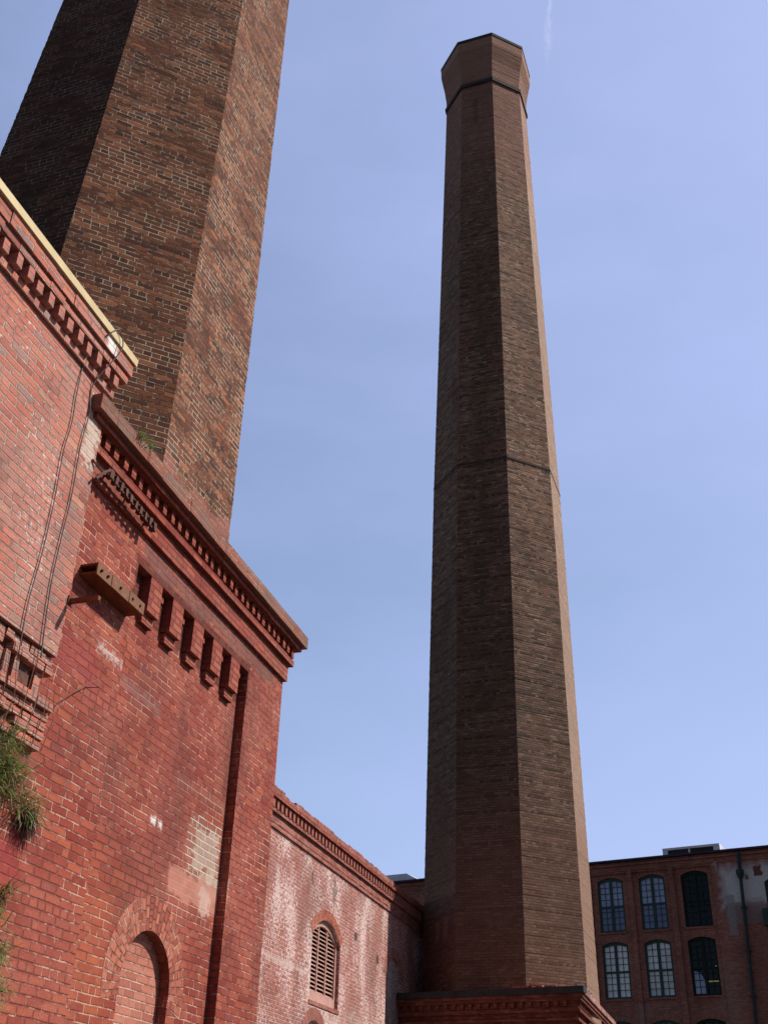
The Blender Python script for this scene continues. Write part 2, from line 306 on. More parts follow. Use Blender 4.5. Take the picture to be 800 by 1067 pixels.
# corbel brackets
bm = bmesh.new(); box(bm, 0, .235, 0.0005, .1, 6.06, 6.43, .002); box(bm, .012, .23, .05, .1, 5.955, 6.052, .002); box(bm, .2352, .345, .035, .1, 6.29, 6.345, .003)
b0 = obj('corbel_bracket', bm, m_redtrim, B); b0.location = (br[0], 0, 0)
for x in br[1:]: copy(b0, B, (x + random.uniform(-.008, .008), 0, random.uniform(-.004, .002)))
# cornice: mitred courses (projection, z0, z1)
def course(bm, x0, x1, o, z0, z1, jag=.0, left=True, step=.22, j=.0, endx=True, depth=.2):
    """one projecting brick course along x with slightly uneven bricks, returning round the right end"""
    xe = x1 + (o if endx else 0); xs = x0 - (o if left else 0); x = xs
    while x < xe - .02:
        w = min(step * random.uniform(.96, 1.04), xe - x)
        if xe - x - w < .05: w = xe - x
        jj = random.uniform(-j, j)
        box(bm, x, x + w, -o + jj, depth, z0 + random.uniform(-j, j) * .4, z1 + random.uniform(-j, j) * .4)
        x += w
    if endx: box(bm, x1 + .002, x1 + o - .001, depth, depth + 3., z0, z1)
bm = bmesh.new()
course(bm, 6.78, 11.64, .045, 6.72, 6.93, j=.002); obj('fascia_band', bm, m_redtrim, B)
bm = bmesh.new(); course(bm, 6.78, 11.64, .098, 6.932, 7.005, j=.0015); obj('lower_cornice_course', bm, m_redtrim, B)
bm = bmesh.new(); box(bm, 6.75, 11.66, .03, .2, 6.95, 7.2); obj('dentil_backing', bm, m_redtrim, B)
bm = bmesh.new(); box(bm, 0, .076, -.108, .04, 7.03, 7.17, .003); box(bm, .008, .068, -.088, .04, 7.0, 7.035, .002)
d0 = obj('dentil', bm, m_redtrim, B); d0.location = (6.74, 0, 0)
n = 31
for i in range(1, n): copy(d0, B, (6.74 + i * (11.63 - 6.74) / (n - 1) + random.uniform(-.006, .006), random.uniform(-.008, .008), random.uniform(-.004, .003))).rotation_euler = (random.uniform(-.0005, .0005), 0, random.uniform(-.07, .07))
bm = bmesh.new(); course(bm, 6.78, 11.64, .163, 7.155, 7.215, j=.003); obj('upper_cornice_course', bm, m_redtrim, B)
bm = bmesh.new(); course(bm, 6.78, 11.64, .222, 7.215, 7.365, j=.006, step=.3); obj('coping', bm, m_lip, B)

# ------------------------------------------------------------------ building A: salmon upper wall
A = empty('brick_wall', tuple(-N1 * (LB - .12)), ROT, 'salmon brick upper wall at far left with dentil cornice under yellow metal flashing', 'wall')
xe = 6.775
bm = bmesh.new(); box(bm, -5, xe, 0, .33, 4.95, 7.75); obj('wall', bm, m_salmon, A)
bm = bmesh.new(); random.seed(31)
for k in range(34):
    z = 4.96 + k * .072; w_ = random.choice((0, .012, .02, .006, .03))
    if w_: box(bm, xe - .1, xe + w_, .004 + random.uniform(0, .006), .12, z + .004, z + .066, .003)
obj('ragged_edge', bm, m_salmon, A)
bm = bmesh.new(); course(bm, -5, xe, .035, 7.49, 7.56, j=.003, left=False, depth=.3); obj('lower_cornice_course', bm, m_salmon, A)
bm = bmesh.new(); box(bm, 0, .075, -.085, 0.02, 7.575, 7.70, .004)
d0 = obj('dentil', bm, m_salmon, A); d0.location = (xe - .08, 0, 0)
for i in range(1, 34): copy(d0, A, (xe - .08 - i * .158 + random.uniform(-.007, .007), random.uniform(-.012, .010), random.uniform(-.004, .004))).rotation_euler = (0, 0, random.uniform(-.08, .08))
bm = bmesh.new(); course(bm, -5, xe, .10, 7.70, 7.775, j=.006, left=False, depth=.3); obj('upper_cornice_course', bm, m_salmon, A)
bm = bmesh.new(); course(bm, -5, xe, .122, 7.785, 7.93, j=.006, left=False, depth=.3, step=.33); obj('fascia', bm, m_salmon, A)
bm = bmesh.new(); box(bm, -5, xe + .148, -.148, .45, 7.925, 8.005); obj('cap_flashing', bm, m_cap, A)
# broken ledge courses under the salmon wall (bricks with gaps)
bm = bmesh.new()
def brow(z0, z1, o, xr, gap=.05, miss=.0, w=.215, j=.004, xl=-2):
    x = xr
    while x > xl:
        ww = w * random.uniform(.9, 1.08)
        if random.random() > miss: box(bm, x - ww + .012, x, -o + random.uniform(-j, j) * 2, .12, z0 + .006, z1 - .004, j)
        x -= ww
brow(4.865, 4.935, -.03, 6.78, w=.11); brow(4.79, 4.86, -.02, 6.79, w=.11, miss=.04)
brow(4.585, 4.79, -.055, 6.70, w=.075, miss=.3, j=.012)
brow(4.51, 4.58, .01, 6.84, w=.215, miss=.02); brow(4.44, 4.51, -.03, 6.86, w=.215, miss=.05)
brow(4.37, 4.44, -.035, 6.86, w=.11, miss=.04); brow(4.30, 4.37, -.04, 6.87, w=.215, miss=.08); brow(4.22, 4.295, -.055, 6.86, w=.215, miss=.05)
obj('broken_ledge', bm, m_salmon, A)
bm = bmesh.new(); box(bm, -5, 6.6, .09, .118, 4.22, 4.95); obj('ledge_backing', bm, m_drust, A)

# ------------------------------------------------------------------ building C: limewashed wing
Cc = empty('brick_building', FC, ROT, 'lower limewashed brick wing with louvred arched window left of the tall chimney', 'building')
win = arch_pts(22.58, 24.42, 4.5, 5.78, .40, 16)
bl1 = arch_pts(28.05, 29.5, 1.0, 5.75, .5, 16)
bl2 = arch_pts(22.35, 23.6, .6, 3.75, .4, 16)
bm = bmesh.new(); plate(bm, [(11, 0), (34.5, 0), (34.5, 7.35), (11, 7.35)], [win, bl1, bl2], 0, .09); obj('wall', bm, m_wash, Cc)
bm = bmesh.new(); box(bm, 11, 34.5, .091, .45, 0, 4.45); box(bm, 24.6, 34.5, .091, .45, 4.451, 7.35); box(bm, 11, 22.2, .091, .45, 4.451, 7.35); box(bm, 22.201, 24.599, .091, .45, 6.6, 7.35)
obj('inner_wall', bm, m_wash, Cc)
bm = bmesh.new(); plate(bm, [(28.0, .9), (29.55, .9), (29.55, 6.3), (28.0, 6.3)], [], .06, .03); obj('niche_infill', bm, m_palefill, Cc)
def seg_ring(bm, x0, x1, zs, rise, th, y0, y1):
    w = (x1 - x0) / 2; rr = (w * w + rise * rise) / (2 * rise); a = math.asin(w / rr)
    ring_strip(bm, (x0 + x1) / 2, zs + rise - rr, rr + .002, rr + th, math.pi / 2 - a, math.pi / 2 + a, y0, y1, 18)
bm = bmesh.new(); seg_ring(bm, 22.58, 24.42, 5.78, .40, .22, -.006, .05); obj('window_arch', bm, m_ring, Cc, uv=False)
bm = bmesh.new(); seg_ring(bm, 28.05, 29.5, 5.75, .5, .24, -.006, .05); obj('blind_arch', bm, m_washtrim, Cc, uv=False)
bm = bmesh.new(); seg_ring(bm, 22.35, 23.6, 3.75, .4, .24, -.006, .05); obj('blind_arch', bm, m_washtrim, Cc, uv=False)
bm = bmesh.new(); course(bm, 11, 34.5, .04, 7.29, 7.38, j=.003, left=False, endx=False, depth=.4); obj('string_course', bm, m_washtrim, Cc)
bm = bmesh.new(); course(bm, 11, 34.5, .05, 7.38, 7.56, j=.003, left=False, endx=False, depth=.4); box(bm, 11, 34.5, -.02, .4, 7.56, 7.87); obj('frieze', bm, m_washtrim, Cc)
bm = bmesh.new(); course(bm, 11, 34.5, .11, 7.55, 7.61, j=.003, left=False, endx=False, depth=-.0201); obj('lower_cornice_course', bm, m_washtrim, Cc)
bm = bmesh.new(); box(bm, 0, .11, -.125, -.0202, 7.612, 7.80, .003); d0 = obj('dentil', bm, m_washtrim, Cc); d0.location = (19.6, 0, 0)
for i in range(1, 62): copy(d0, Cc, (19.6 + i * .225, 0, 0))
bm = bmesh.new(); course(bm, 11, 34.5, .17, 7.80, 7.87, j=.006, left=False, endx=False, depth=.4, step=.3); obj('upper_cornice_course', bm, m_redtrim, Cc)
# parapet with an uneven worn top
bm = bmesh.new(); x = 11
while x < 34.5:
    w = .22; hh = 8.02 + .05 * mnoise.noise(Vector((x * .9, 3, 0))) + .03 * random.random()
    if 20.2 < x < 20.7: hh -= .06
    box(bm, x, x + w, -.11 + random.uniform(-.006, .006), .4, 7.87, hh); x += w
obj('parapet', bm, m_washtrim, Cc)
W = tag(empty('louvred_window', (0, 0, 0))); W.parent = Cc
bm = bmesh.new(); plate(bm, win, [arch_pts(22.68, 24.32, 4.70, 5.78, .27, 16)], .075, .06); box(bm, 23.2, 23.25, .09, .13, 4.70, 6.05); box(bm, 23.75, 23.8, .09, .13, 4.70, 6.05); obj('frame', bm, m_slat, W)
bm = bmesh.new(); box(bm, 22.3, 24.58, .19, .2, 4.46, 6.59); obj('backing', bm, m_hole, W)
bm = bmesh.new()
v = [bm.verts.new(p) for p in ((0, -.0, 0), (1.64, -.0, 0), (1.64, .07, .045), (0, .07, .045), (0, .0, .018), (1.64, .0, .018), (1.64, .07, .063), (0, .07, .063))]
for q in ((0, 1, 5, 4), (1, 2, 6, 5), (2, 3, 7, 6), (3, 0, 4, 7), (4, 5, 6, 7), (3, 2, 1, 0)): bm.faces.new([v[i] for i in q])
s0 = obj('slat', bm, m_slat, W); s0.location = (22.68, .1, 4.71)
for i in range(1, 16): copy(s0, W, (22.68, .1, 4.71 + i * .082))
bm = bmesh.new(); box(bm, 22.54, 24.46, -.02, .14, 4.42, 4.498); obj('window_sill', bm, m_washtrim, Cc)

# ------------------------------------------------------------------ chimneys
def ring(cx, cy, z, r, phi): return [Vector((cx + r * math.cos(phi + k * math.pi / 4), cy + r * math.sin(phi + k * math.pi / 4), z)) for k in range(8)]
def shaft(prof, cen, phi, mat, name, parent, courses=.072, jit=.006, seed=1):
    """octagonal brick shaft: a ring pair per course, each course set a few mm in or out; u = across the face + 10 * face number"""
    rnd = random.Random(seed); bm = bmesh.new(); uv = bm.loops.layers.uv.verify()
    z0, z1 = prof[0][0], prof[-1][0]; n = max(1, round((z1 - z0) / courses)); prev = None
    def rad(z):
        for (a, ra), (b, rb) in zip(prof, prof[1:]):
            if z <= b + 1e-6: return ra + (rb - ra) * (z - a) / (b - a)
        return prof[-1][1]
    for i in range(n):
        a, b = z0 + (z1 - z0) * i / n, z0 + (z1 - z0) * (i + 1) / n
        rr = rad((a + b) / 2); off = [rnd.uniform(-jit, jit) * (1.8 if rnd.random() < .1 else 1) for _ in range(8)]
        lo = ring(*cen(a), a, rr, phi); hi = ring(*cen(b), b, rr, phi)
        cl = Vector((*cen(a), 0))
        def shift(ps, z):
            return [bm.verts.new(p + (Vector((p.x - cl.x, p.y - cl.y, 0)).normalized() * o)) for p, o in zip(ps, off)]
        L_, H_ = shift(lo, a), shift(hi, b)
        def quad(q, zz, k):
            f = bm.faces.new(q); m = (lo[k] + lo[(k + 1) % 8]) / 2; t = (lo[(k + 1) % 8] - lo[k]).normalized()
            for l in f.loops: l[uv].uv = ((l.vert.co - m).dot(t) + 10 * (k - 8 if k > 3 else k), l.vert.co.z)
        for k in range(8):
            k2 = (k + 1) % 8
            quad([L_[k], L_[k2], H_[k2], H_[k]], 0, k)
            if prev: quad([prev[k], prev[k2], L_[k2], L_[k]], 0, k)
        prev = H_
    bm.faces.new(prev)
    return obj(name, bm, mat, parent, uv=False)
# tall distant chimney
c2 = lambda z: (3.840 + .0052 * (z - 5.81), 32.0 - .0006 * (z - 5.81)); P2 = .0437
K = empty('chimney', (3.84, 32, 0), 0, 'tall tapering octagonal chimney with flared crown standing on a stepped brick pedestal', 'chimney')
K.location = (0, 0, 0)
shaft([(3.2, 2.466), (5.81, 2.430), (21.9, 2.215), (41.9, 1.771)], c2, P2, m_chim2, 'shaft', K, jit=.004, seed=4)
shaft([(21.87, 2.235), (21.93, 2.234)], c2, P2, m_band, 'joint_band', K, .06)
shaft([(41.72, 1.84), (41.92, 1.855)], c2, P2, m_dark, 'neck_band', K, .1)
shaft([(41.92, 1.775), (42.4, 1.79), (43.1, 1.87), (43.7, 1.975), (44.0, 2.02), (44.5, 2.03)], c2, P2, m_chim2, 'crown', K, .072, .003, 8)
shaft([(44.5, 2.05), (44.66, 2.06)], c2, P2, m_dark, 'coping', K, .16)
# large near chimney
c1 = lambda z: (-4.1204 + .0276 * (z - 6.6), 11.5 + .0102 * (z - 6.6)); P1 = .8318
K1_ = empty('chimney', (0, 0, 0), 0, 'large near octagonal sooty brick chimney rising out of the frame behind the left walls', 'chimney')
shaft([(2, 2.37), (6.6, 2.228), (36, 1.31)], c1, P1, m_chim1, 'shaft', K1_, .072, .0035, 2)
shaft([(36, 1.36), (36.2, 1.37)], c1, P1, m_dark, 'neck_band', K1_, .1)
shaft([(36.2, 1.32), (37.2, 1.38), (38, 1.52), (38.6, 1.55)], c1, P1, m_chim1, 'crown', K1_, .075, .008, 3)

# ------------------------------------------------------------------ pedestal under the tall chimney
q0 = Vector((.7402, 30.38)); q1 = Vector((5.111, 28.098)); dx = (q1 - q0).normalized(); d1 = Vector((D1.x, D1.y))
foot = [q0 - dx * .6, q1, q1 + d1 * 7.4, q0 - dx * .6 + d1 * 7.4]
def offset(poly, o):
    out = []
    for i in range(len(poly)):
        a, b, c = poly[i - 1], poly[i], poly[(i + 1) % len(poly)]
        e1, e2 = (b - a).normalized(), (c - b).normalized(); n1, n2 = Vector((e1.y, -e1.x)), Vector((e2.y, -e2.x))
        m = (n1 + n2).normalized(); out.append(b + m * (o / m.dot(n1)))
    return out
def prism(bm, poly, z0, z1):
    a = [bm.verts.new((p.x, p.y, z0)) for p in poly]; b = [bm.verts.new((p.x, p.y, z1)) for p in poly]
    n = len(poly)
    for i in range(n): bm.faces.new([a[i], a[(i + 1) % n], b[(i + 1) % n], b[i]])
    bm.faces.new(b); bm.faces.new(a[::-1])
PD = empty('brick_pedestal', (0, 0, 0), 0, 'stepped red brick pedestal under the tall chimney with dark coping slab', 'pedestal')
bm = bmesh.new(); prism(bm, offset(foot, -.30), 0, 4.60); obj('wall', bm, m_ped, PD)
for k, (o, z0, z1) in enumerate(((-.22, 4.55, 4.63), (-.27, 4.63, 4.74), (-.17, 4.74, 4.80), (-.24, 4.80, 4.93), (-.12, 4.93, 5.0), (-.16, 5.0, 5.04), (-.07, 5.17, 5.24), (-.04, 5.24, 5.33))):
    bm = bmesh.new(); prism(bm, offset(foot, o), z0, z1); obj('corbel_course', bm, m_ped, PD)
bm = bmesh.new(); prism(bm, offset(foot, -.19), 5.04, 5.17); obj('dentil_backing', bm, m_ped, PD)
bm = bmesh.new(); box(bm, -.05, .05, -.05, 0, 5.045, 5.168); dd = obj('dentil', bm, m_ped, PD); first = True
fr = offset(foot, -.191)
for a, b in ((fr[0], fr[1]), (fr[1], fr[2])):
    Ln = (b - a).length; t = (b - a).normalized(); n_ = int(Ln / .225)
    for i in range(n_):
        p = a + t * (.12 + i * .225)
        c = dd if first else copy(dd, PD); first = False
        c.location = (p.x, p.y, 0); c.rotation_euler = (0, 0, math.atan2(t.y, t.x))
bm = bmesh.new(); prism(bm, offset(foot, 0), 5.33, 5.465); obj('coping', bm, m_pedcap, PD)
bm = bmesh.new(); nn = Vector((dx.y, -dx.x)); f0, f1 = foot[0], foot[1] + dx * .012; prism(bm, [f0 + nn * .015, f1 + nn * .015, f1 - nn * .25, f0 - nn * .25], 5.325, 5.475); obj('front_flashing', bm, m_dark, PD)
# debris on the coping
rnd = random.Random(3)
for i in range(7):
    bm = bmesh.new(); box(bm, -.1, .1, -.05, .05, 0, .055, .006)
    o = obj('loose_brick', bm, m_ring); p = q0 + dx * (3.2 + i * .155) + d1 * (.10 + rnd.random() * .1)
    o.location = (p.x, p.y, 5.472 + (.058 if i == 3 else 0)); o.rotation_euler = (0, 0, rnd.uniform(-1.2, .6))
    tag(o, 'loose broken red brick lying on the coping at the foot of the tall chimney', 'brick', 'loose bricks on the pedestal coping')
for i, (a, b) in enumerate(((.35, .03), (.75, .05), (1.25, .02), (1.9, .04))):
    bm = bmesh.new(); box(bm, -.07, .07, -.06, .06, 0, .06, .02)
    o = obj('mortar_lump', bm, m_white); p = q1 - dx * .1 + d1 * a; o.location = (p.x, p.y, 5.475); o.rotation_euler = (0, 0, i)
    tag(o, 'white mortar lump on the sunlit right edge of the pedestal coping', 'rubble', 'mortar lumps on the pedestal edge')

# ------------------------------------------------------------------ mill building behind
MO = Vector((15.7595, 60, 0)); MR = math.atan2(-.49149, .87088)
MB = empty('mill_building', tuple(MO), MR, 'long red brick mill building in the background with rows of green multi-paned arched windows', 'building')
bays = [(-4.22, -2.12), (-1.87, .13), (.43, 2.45)]
wx = [(-3.88, -2.44), (-1.56, -.12), (.76, 2.2)]
rows = [(12.8, 15.46, .19), (9.48, 12.13, .18), (6.0, 8.24, .18)]
XL, XR = -46, 26; ZT = 16.42
holes = [[(a, 1), (b, 1), (b, 15.82), (a, 15.82)] for a, b in bays]
bm = bmesh.new(); plate(bm, [(XL, 0), (XR, 0), (XR, ZT), (XL, ZT)], holes + [arch_pts(5.08, 6.4, 12.62, 14.75, .2, 10)], 0, .12); obj('wall', bm, m_mill, MB)
wh = [arch_pts(a, b, zb, zs, r_, 12) for a, b in wx for zb, zs, r_ in rows]
bm = bmesh.new(); plate(bm, [(-4.6, .5), (2.9, .5), (2.9, ZT - .1), (-4.6, ZT - .1)], wh, .121, .3); obj('window_bay', bm, m_mill, MB)
bm = bmesh.new()
box(bm, XL, XR, .4, .5, 0, 5.5); box(bm, XL, -4.6, .13, .5, 5.5, ZT); box(bm, 2.9, 4.9, .13, .5, 5.5, ZT); box(bm, 6.6, XR, .13, .5, 5.5, ZT); box(bm, XR - .4, XR, .5, 16, 0, ZT); box(bm, XL, XL + .4, .5, 16, 0, ZT); box(bm, XL, XR, 15.6, 16, 0, ZT)
obj('back_wall', bm, m_mill, MB)
bm = bmesh.new(); box(bm, XL - .3, XR + .3, -.22, 16.3, ZT + .01, ZT + .11); obj('roof', bm, m_purple, MB)
bm = bmesh.new(); box(bm, XL, XR, -.05, -.002, 15.93, 16.0); box(bm, XL, XR, -.1, -.002, 16.2, 16.3); obj('string_course', bm, m_mill, MB)
bm = bmesh.new(); box(bm, -4.8, 2.95, 3.2, 3.3, 5.5, ZT - .2); box(bm, -4.8, 2.95, .5, 3.2, 12.25, 12.4); box(bm, -4.8, 2.95, .5, 3.2, 8.5, 8.65); box(bm, 4.8, 6.8, 1.5, 1.6, 11, 16); obj('interior', bm, m_tanfab, MB)
def flatglass(name, c, gl=.12):
    t = T(name); tc = t.n('ShaderNodeTexCoord'); nz = t.noise(tc.outputs['Object'], .9, 3)
    col = t.mix(t.ss(nz, .35, .65), tuple(q * .8 for q in c), tuple(q * 1.15 for q in c))
    p = t.n('ShaderNodeBsdfPrincipled'); t.put(p.inputs['Base Color'], col); p.inputs['Roughness'].default_value = .12; p.inputs['Specular IOR Level'].default_value = .5
    b = t.n('ShaderNodeBump'); b.inputs['Strength'].default_value = .12; b.inputs['Distance'].default_value = .05; t.put(b.inputs['Height'], t.noise(tc.outputs['Object'], 2.5, 2)); t.L.new(b.outputs[0], p.inputs['Normal'])
    o = t.n('ShaderNodeOutputMaterial'); t.L.new(p.outputs[0], o.inputs[0]); return t.m
g_up = flatglass('painted_sky_glass_upper', (.32, .39, .58)); g_lo = flatglass('painted_sky_glass_lower', (.16, .2, .35)); g_blind = flatglass('curtained_glass', (.72, .76, .78))  # blue base colours paint a sky reflection into the panes
t = T('clear_dark_glass'); a_ = t.n('ShaderNodeBsdfTransparent'); a_.inputs[0].default_value = (.4, .45, .42, 1); b_ = t.n('ShaderNodeBsdfGlossy'); b_.inputs['Roughness'].default_value = .03; b_.inputs[0].default_value = (.8, .85, .9, 1)
ms = t.n('ShaderNodeMixShader'); ms.inputs[0].default_value = .025; t.L.new(a_.outputs[0], ms.inputs[1]); t.L.new(b_.outputs[0], ms.inputs[2]); o_ = t.n('ShaderNodeOutputMaterial'); t.L.new(ms.outputs[0], o_.inputs[0]); g_clear = t.m
t = T('warm_fluorescent'); e_ = t.n('ShaderNodeEmission'); e_.inputs[0].default_value = (1, .72, .3, 1); e_.inputs[1].default_value = .9; o_ = t.n('ShaderNodeOutputMaterial'); t.L.new(e_.outputs[0], o_.inputs[0]); m_lamp = t.m
kinds = {(0, 0): 'blue', (1, 0): 'blue', (2, 0): 'dark', (0, 1): 'blind', (1, 1): 'blind', (2, 1): 'dark', (0, 2): 'blue', (1, 2): 'blind', (2, 2): 'dark'}
for i, (a, b) in enumerate(wx):
    for j, (zb, zs, r_) in enumerate(rows):
        kd = kinds[i, j]
        w = empty('window', (0, 0, 0)); w.parent = MB
        w['label'] = {'blue': 'arched window with blue sky reflection painted into the panes', 'blind': 'arched window with pale curtained panes', 'dark': 'arched window with dark empty looking panes'}[kd]
        inner = arch_pts(a + .10, b - .10, zb + .11, zs - .09, r_ - .06, 12); fm = m_green if kd != 'dark' else m_blackgreen
        bm = bmesh.new(); plate(bm, arch_pts(a, b, zb, zs, r_, 12), [inner], .2, .12)
        cx = (a + b) / 2; zm = (zb + zs) / 2 - .0
        thick = .075
        box(bm, cx - thick, cx + thick, .205, .3, zb + .1, zs + r_ - .03); box(bm, a + .1, b - .1, .212, .3, zm - .05, zm + .05)
        obj('frame', bm, fm, w)
        bm = bmesh.new()
        for sx in (-1, 1):
            x0, x1 = (a + .11, cx - thick) if sx < 0 else (cx + thick, b - .11)
            box(bm, (x0 + x1) / 2 - .011, (x0 + x1) / 2 + .011, .235, .27, zb + .1, zs + r_ * .6)
        for k in range(1, 8):
            z = zb + .12 + (zs - zb - .1) * k / 8
            if k != 4: box(bm, a + .1, b - .1, .24, .268, z - .011, z + .011)
        obj('glazing_bars', bm, fm, w)
        if kd == 'dark':
            bm = bmesh.new(); box(bm, a + .05, b - .05, .28, .29, zb + .05, zs + r_ - .02); obj('pane', bm, g_clear, w)
            if j == 1:
                bm = bmesh.new(); plate(bm, [(a + .12, zb + .12), (cx + .0, zb + .12), (cx - .02, zb + .62), (cx - .3, zb + 1.12), (a + .12, zb + 1.2)], [], .274, .004); obj('pane', bm, g_up, w)  # blue polygon, not a real pane, painted as a sky reflection on the dark glass
        else:
            bm = bmesh.new(); box(bm, a + .05, b - .05, .28, .29, zb + .05, zm); obj('pane', bm, g_lo if kd == 'blue' else g_blind, w)
            bm = bmesh.new(); box(bm, a + .05, b - .05, .28, .29, zm, zs + r_ - .02); obj('pane', bm, g_up if kd == 'blue' else g_blind, w)
        bm = bmesh.new(); box(bm, a - .06, b + .06, .06, .2, zb - .09, zb - .001); obj('sill', bm, m_mill, w)
w = empty('window', (0, 0, 0)); w.parent = MB; w['label'] = 'dark window in the white painted patch at the right edge'
bm = bmesh.new(); plate(bm, arch_pts(5.08, 6.4, 12.62, 14.75, .2, 10), [arch_pts(5.2, 6.28, 12.75, 14.7, .15, 10)], .1, .1); box(bm, 5.7, 5.78, .1, .2, 12.7, 14.8); obj('frame', bm, m_green, w)
bm = bmesh.new(); box(bm, 5.1, 6.38, .17, .18, 12.65, 14.9); obj('pane', bm, g_clear, w)
bm = bmesh.new(); box(bm, 4.86, 6.5, -.55, 0, 12.55, 12.66); box(bm, 4.86, 6.5, -.55, -.5, 12.66, 13.35); box(bm, 4.86, 4.9, -.5, 0, 12.66, 13.35); obj('balcony_box', bm, m_green, w)
for k, (x, y, z, l_) in enumerate(((1.75, 2.2, 11.15, .4), (1.75, 1.2, 10.28, .8), (1.25, 2.4, 10.45, .35))):
    bm = bmesh.new(); box(bm, x - l_ / 2, x + l_ / 2, y, y + .08, z, z + .045); o = obj('lamp_tube', bm, m_lamp, MB)
# arched brick heads
for i, (a, b) in enumerate(wx):
    for j, (zb, zs, r_) in enumerate(rows):
        bm = bmesh.new(); seg_ring(bm, a, b, zs, r_, .22, .112, .15); obj('window_arch', bm, m_mill, MB, uv=False)
# corbelled pilaster heads
for x in (-2.0, .28, 2.68):
    bm = bmesh.new(); box(bm, x - .13, x + .13, -.06, -.002, 15.5, 15.925); box(bm, x - .1, x + .1, -.04, -.002, 15.38, 15.5); obj('corbel_bracket', bm, m_mill, MB)
# drainpipe with hopper
dp = empty('drainpipe', (0, 0, 0)); dp.parent = MB
bm = bmesh.new(); tube(bm, [(4.0, -.16, 16.35), (3.98, -.16, 15.3)], .1, 10); tube(bm, [(3.97, -.16, 15.2), (3.72, -.16, 8.0), (3.7, -.16, .1)], .085, 10); obj('pipe', bm, m_pipe, dp)
bm = bmesh.new()
for (z0, r0), (z1, r1) in (((15.42, .2), (15.2, .2)), ((15.2, .2), (14.95, .1))):
    tube(bm, [(3.97, -.18, z0), (3.97, -.18, z1)], r0, 8, r1)
obj('hopper', bm, m_pipe, dp)
bm = bmesh.new()
for z in (13.5, 11.4, 9.3, 7.2): box(bm, 3.62 + (z - 8) * .035 - .03, 3.85 + (z - 8) * .035, -.26, 0, z, z + .07)
obj('pipe_bracket', bm, m_pipe, dp)
# roof monitors
def monitor(x0, x1, y, zt, nm):
    f = empty('roof_monitor', (0, 0, 0)); f.parent = MB
    bm = bmesh.new(); box(bm, x0 + .3, x1 - .3, y + .06, y + 2.4, ZT + .131, zt - .12); obj('louvre', bm, m_louv, f)
    bm = bmesh.new(); box(bm, x0, x1, y, y + 2.5, zt - .12, zt); box(bm, x0, x0 + .28, y + .02, y + 2.4, ZT + .131, zt - .121); box(bm, x1 - .34, x1, y + .02, y + 2.4, ZT + .131, zt - .121); obj('frame', bm, m_white, f)
    bm = bmesh.new(); box(bm, x0 + 1.4, x0 + 1.5, y + .03, y + .06, ZT + .131, zt - .121); obj('mullion', bm, m_white, f)
monitor(-.1, 3.0, .3, 17.0, 'a')
f = empty('roof_monitor', (0, 0, 0)); f.parent = MB; f['label'] = 'pale gabled roof monitor left of the tall chimney'
bm = bmesh.new(); vv = [(-18.4, 1, 16.56), (-15.0, 1, 16.56), (-15.9, 1, 17.0), (-16.3, 1, 17.22), (-18.4, 1, 17.22)]
a_ = [bm.verts.new(p) for p in vv]; b_ = [bm.verts.new((p[0], p[1] + 5, p[2])) for p in vv]
for i in range(5): bm.faces.new([a_[i], a_[(i + 1) % 5], b_[(i + 1) % 5], b_[i]])
bm.faces.new(a_); bm.faces.new(b_[::-1]); bmesh.ops.recalc_face_normals(bm, faces=bm.faces); obj('frame', bm, m_white, f)

# ------------------------------------------------------------------ iron on the walls
F0 = FB
ch = empty('steel_bearing_plate', FB, ROT, 'rusty ochre steel channel with a row of bolt holes fixed on the red wall', 'steel channel')
for k, (a, b) in enumerate(((7.03, 7.27), (7.275, 7.58), (7.585, 7.86))):
    bm = bmesh.new(); box(bm, a, b, -.17 - .004 * k, -.155, 5.82, 5.93); obj('face_plate', bm, m_rust2, ch)
bm = bmesh.new(); box(bm, 7.03, 7.86, -.154, 0, 5.905, 5.925); box(bm, 7.03, 7.86, -.154, 0, 5.825, 5.845); obj('flange', bm, m_rust, ch)
bm = bmesh.new()
for x in (7.09, 7.2, 7.42, 7.64, 7.78):
    tube(bm, [(x, -.186, 5.875), (x, -.165, 5.875)], .0125, 10)
obj('bolt_hole', bm, m_hole, ch)
ro = empty('steel_rod', tuple(wallpt(6.80, .12, 5.45)), ROT, 'short rusty steel bar sticking out of the edge of the salmon wall', 'rod')
bm = bmesh.new(); box(bm, -.018, .018, -.27, .05, -.018, .018); obj('bar', bm, m_rust, ro)
bm = bmesh.new(); box(bm, -.035, .035, -.012, .0, -.04, .04); obj('anchor_plate', bm, m_drust, ro)
ra = empty('iron_rack', FB, ROT, 'dark rusted toothed iron rack hanging below the dentils of the red cornice', 'iron fitting')
bm = bmesh.new(); tube(bm, [(6.98, -.125, 6.86), (7.9, -.125, 6.80)], .013, 6); tube(bm, [(6.98, -.125, 6.80), (7.9, -.125, 6.74)], .013, 6); obj('rail', bm, m_drust, ra)
for k in range(10):
    bm = bmesh.new(); x = 7.0 + k * .095; box(bm, x, x + .045, -.15, -.10, 6.775 - k * .0065, 6.855 - k * .0065, .006); obj('tooth', bm, m_drust, ra)
bm = bmesh.new()
for x in (7.05, 7.45, 7.85): tube(bm, [(x, -.125, 6.83), (x, -.04, 6.83)], .014, 6)
tube(bm, [(6.98, -.15, 6.83), (6.85, -.17, 6.72), (6.76, -.17, 6.60)], .014, 6); tube(bm, [(6.85, -.17, 6.72), (6.72, -.125, 6.78)], .011, 6); obj('bracket_arm', bm, m_drust, ra)

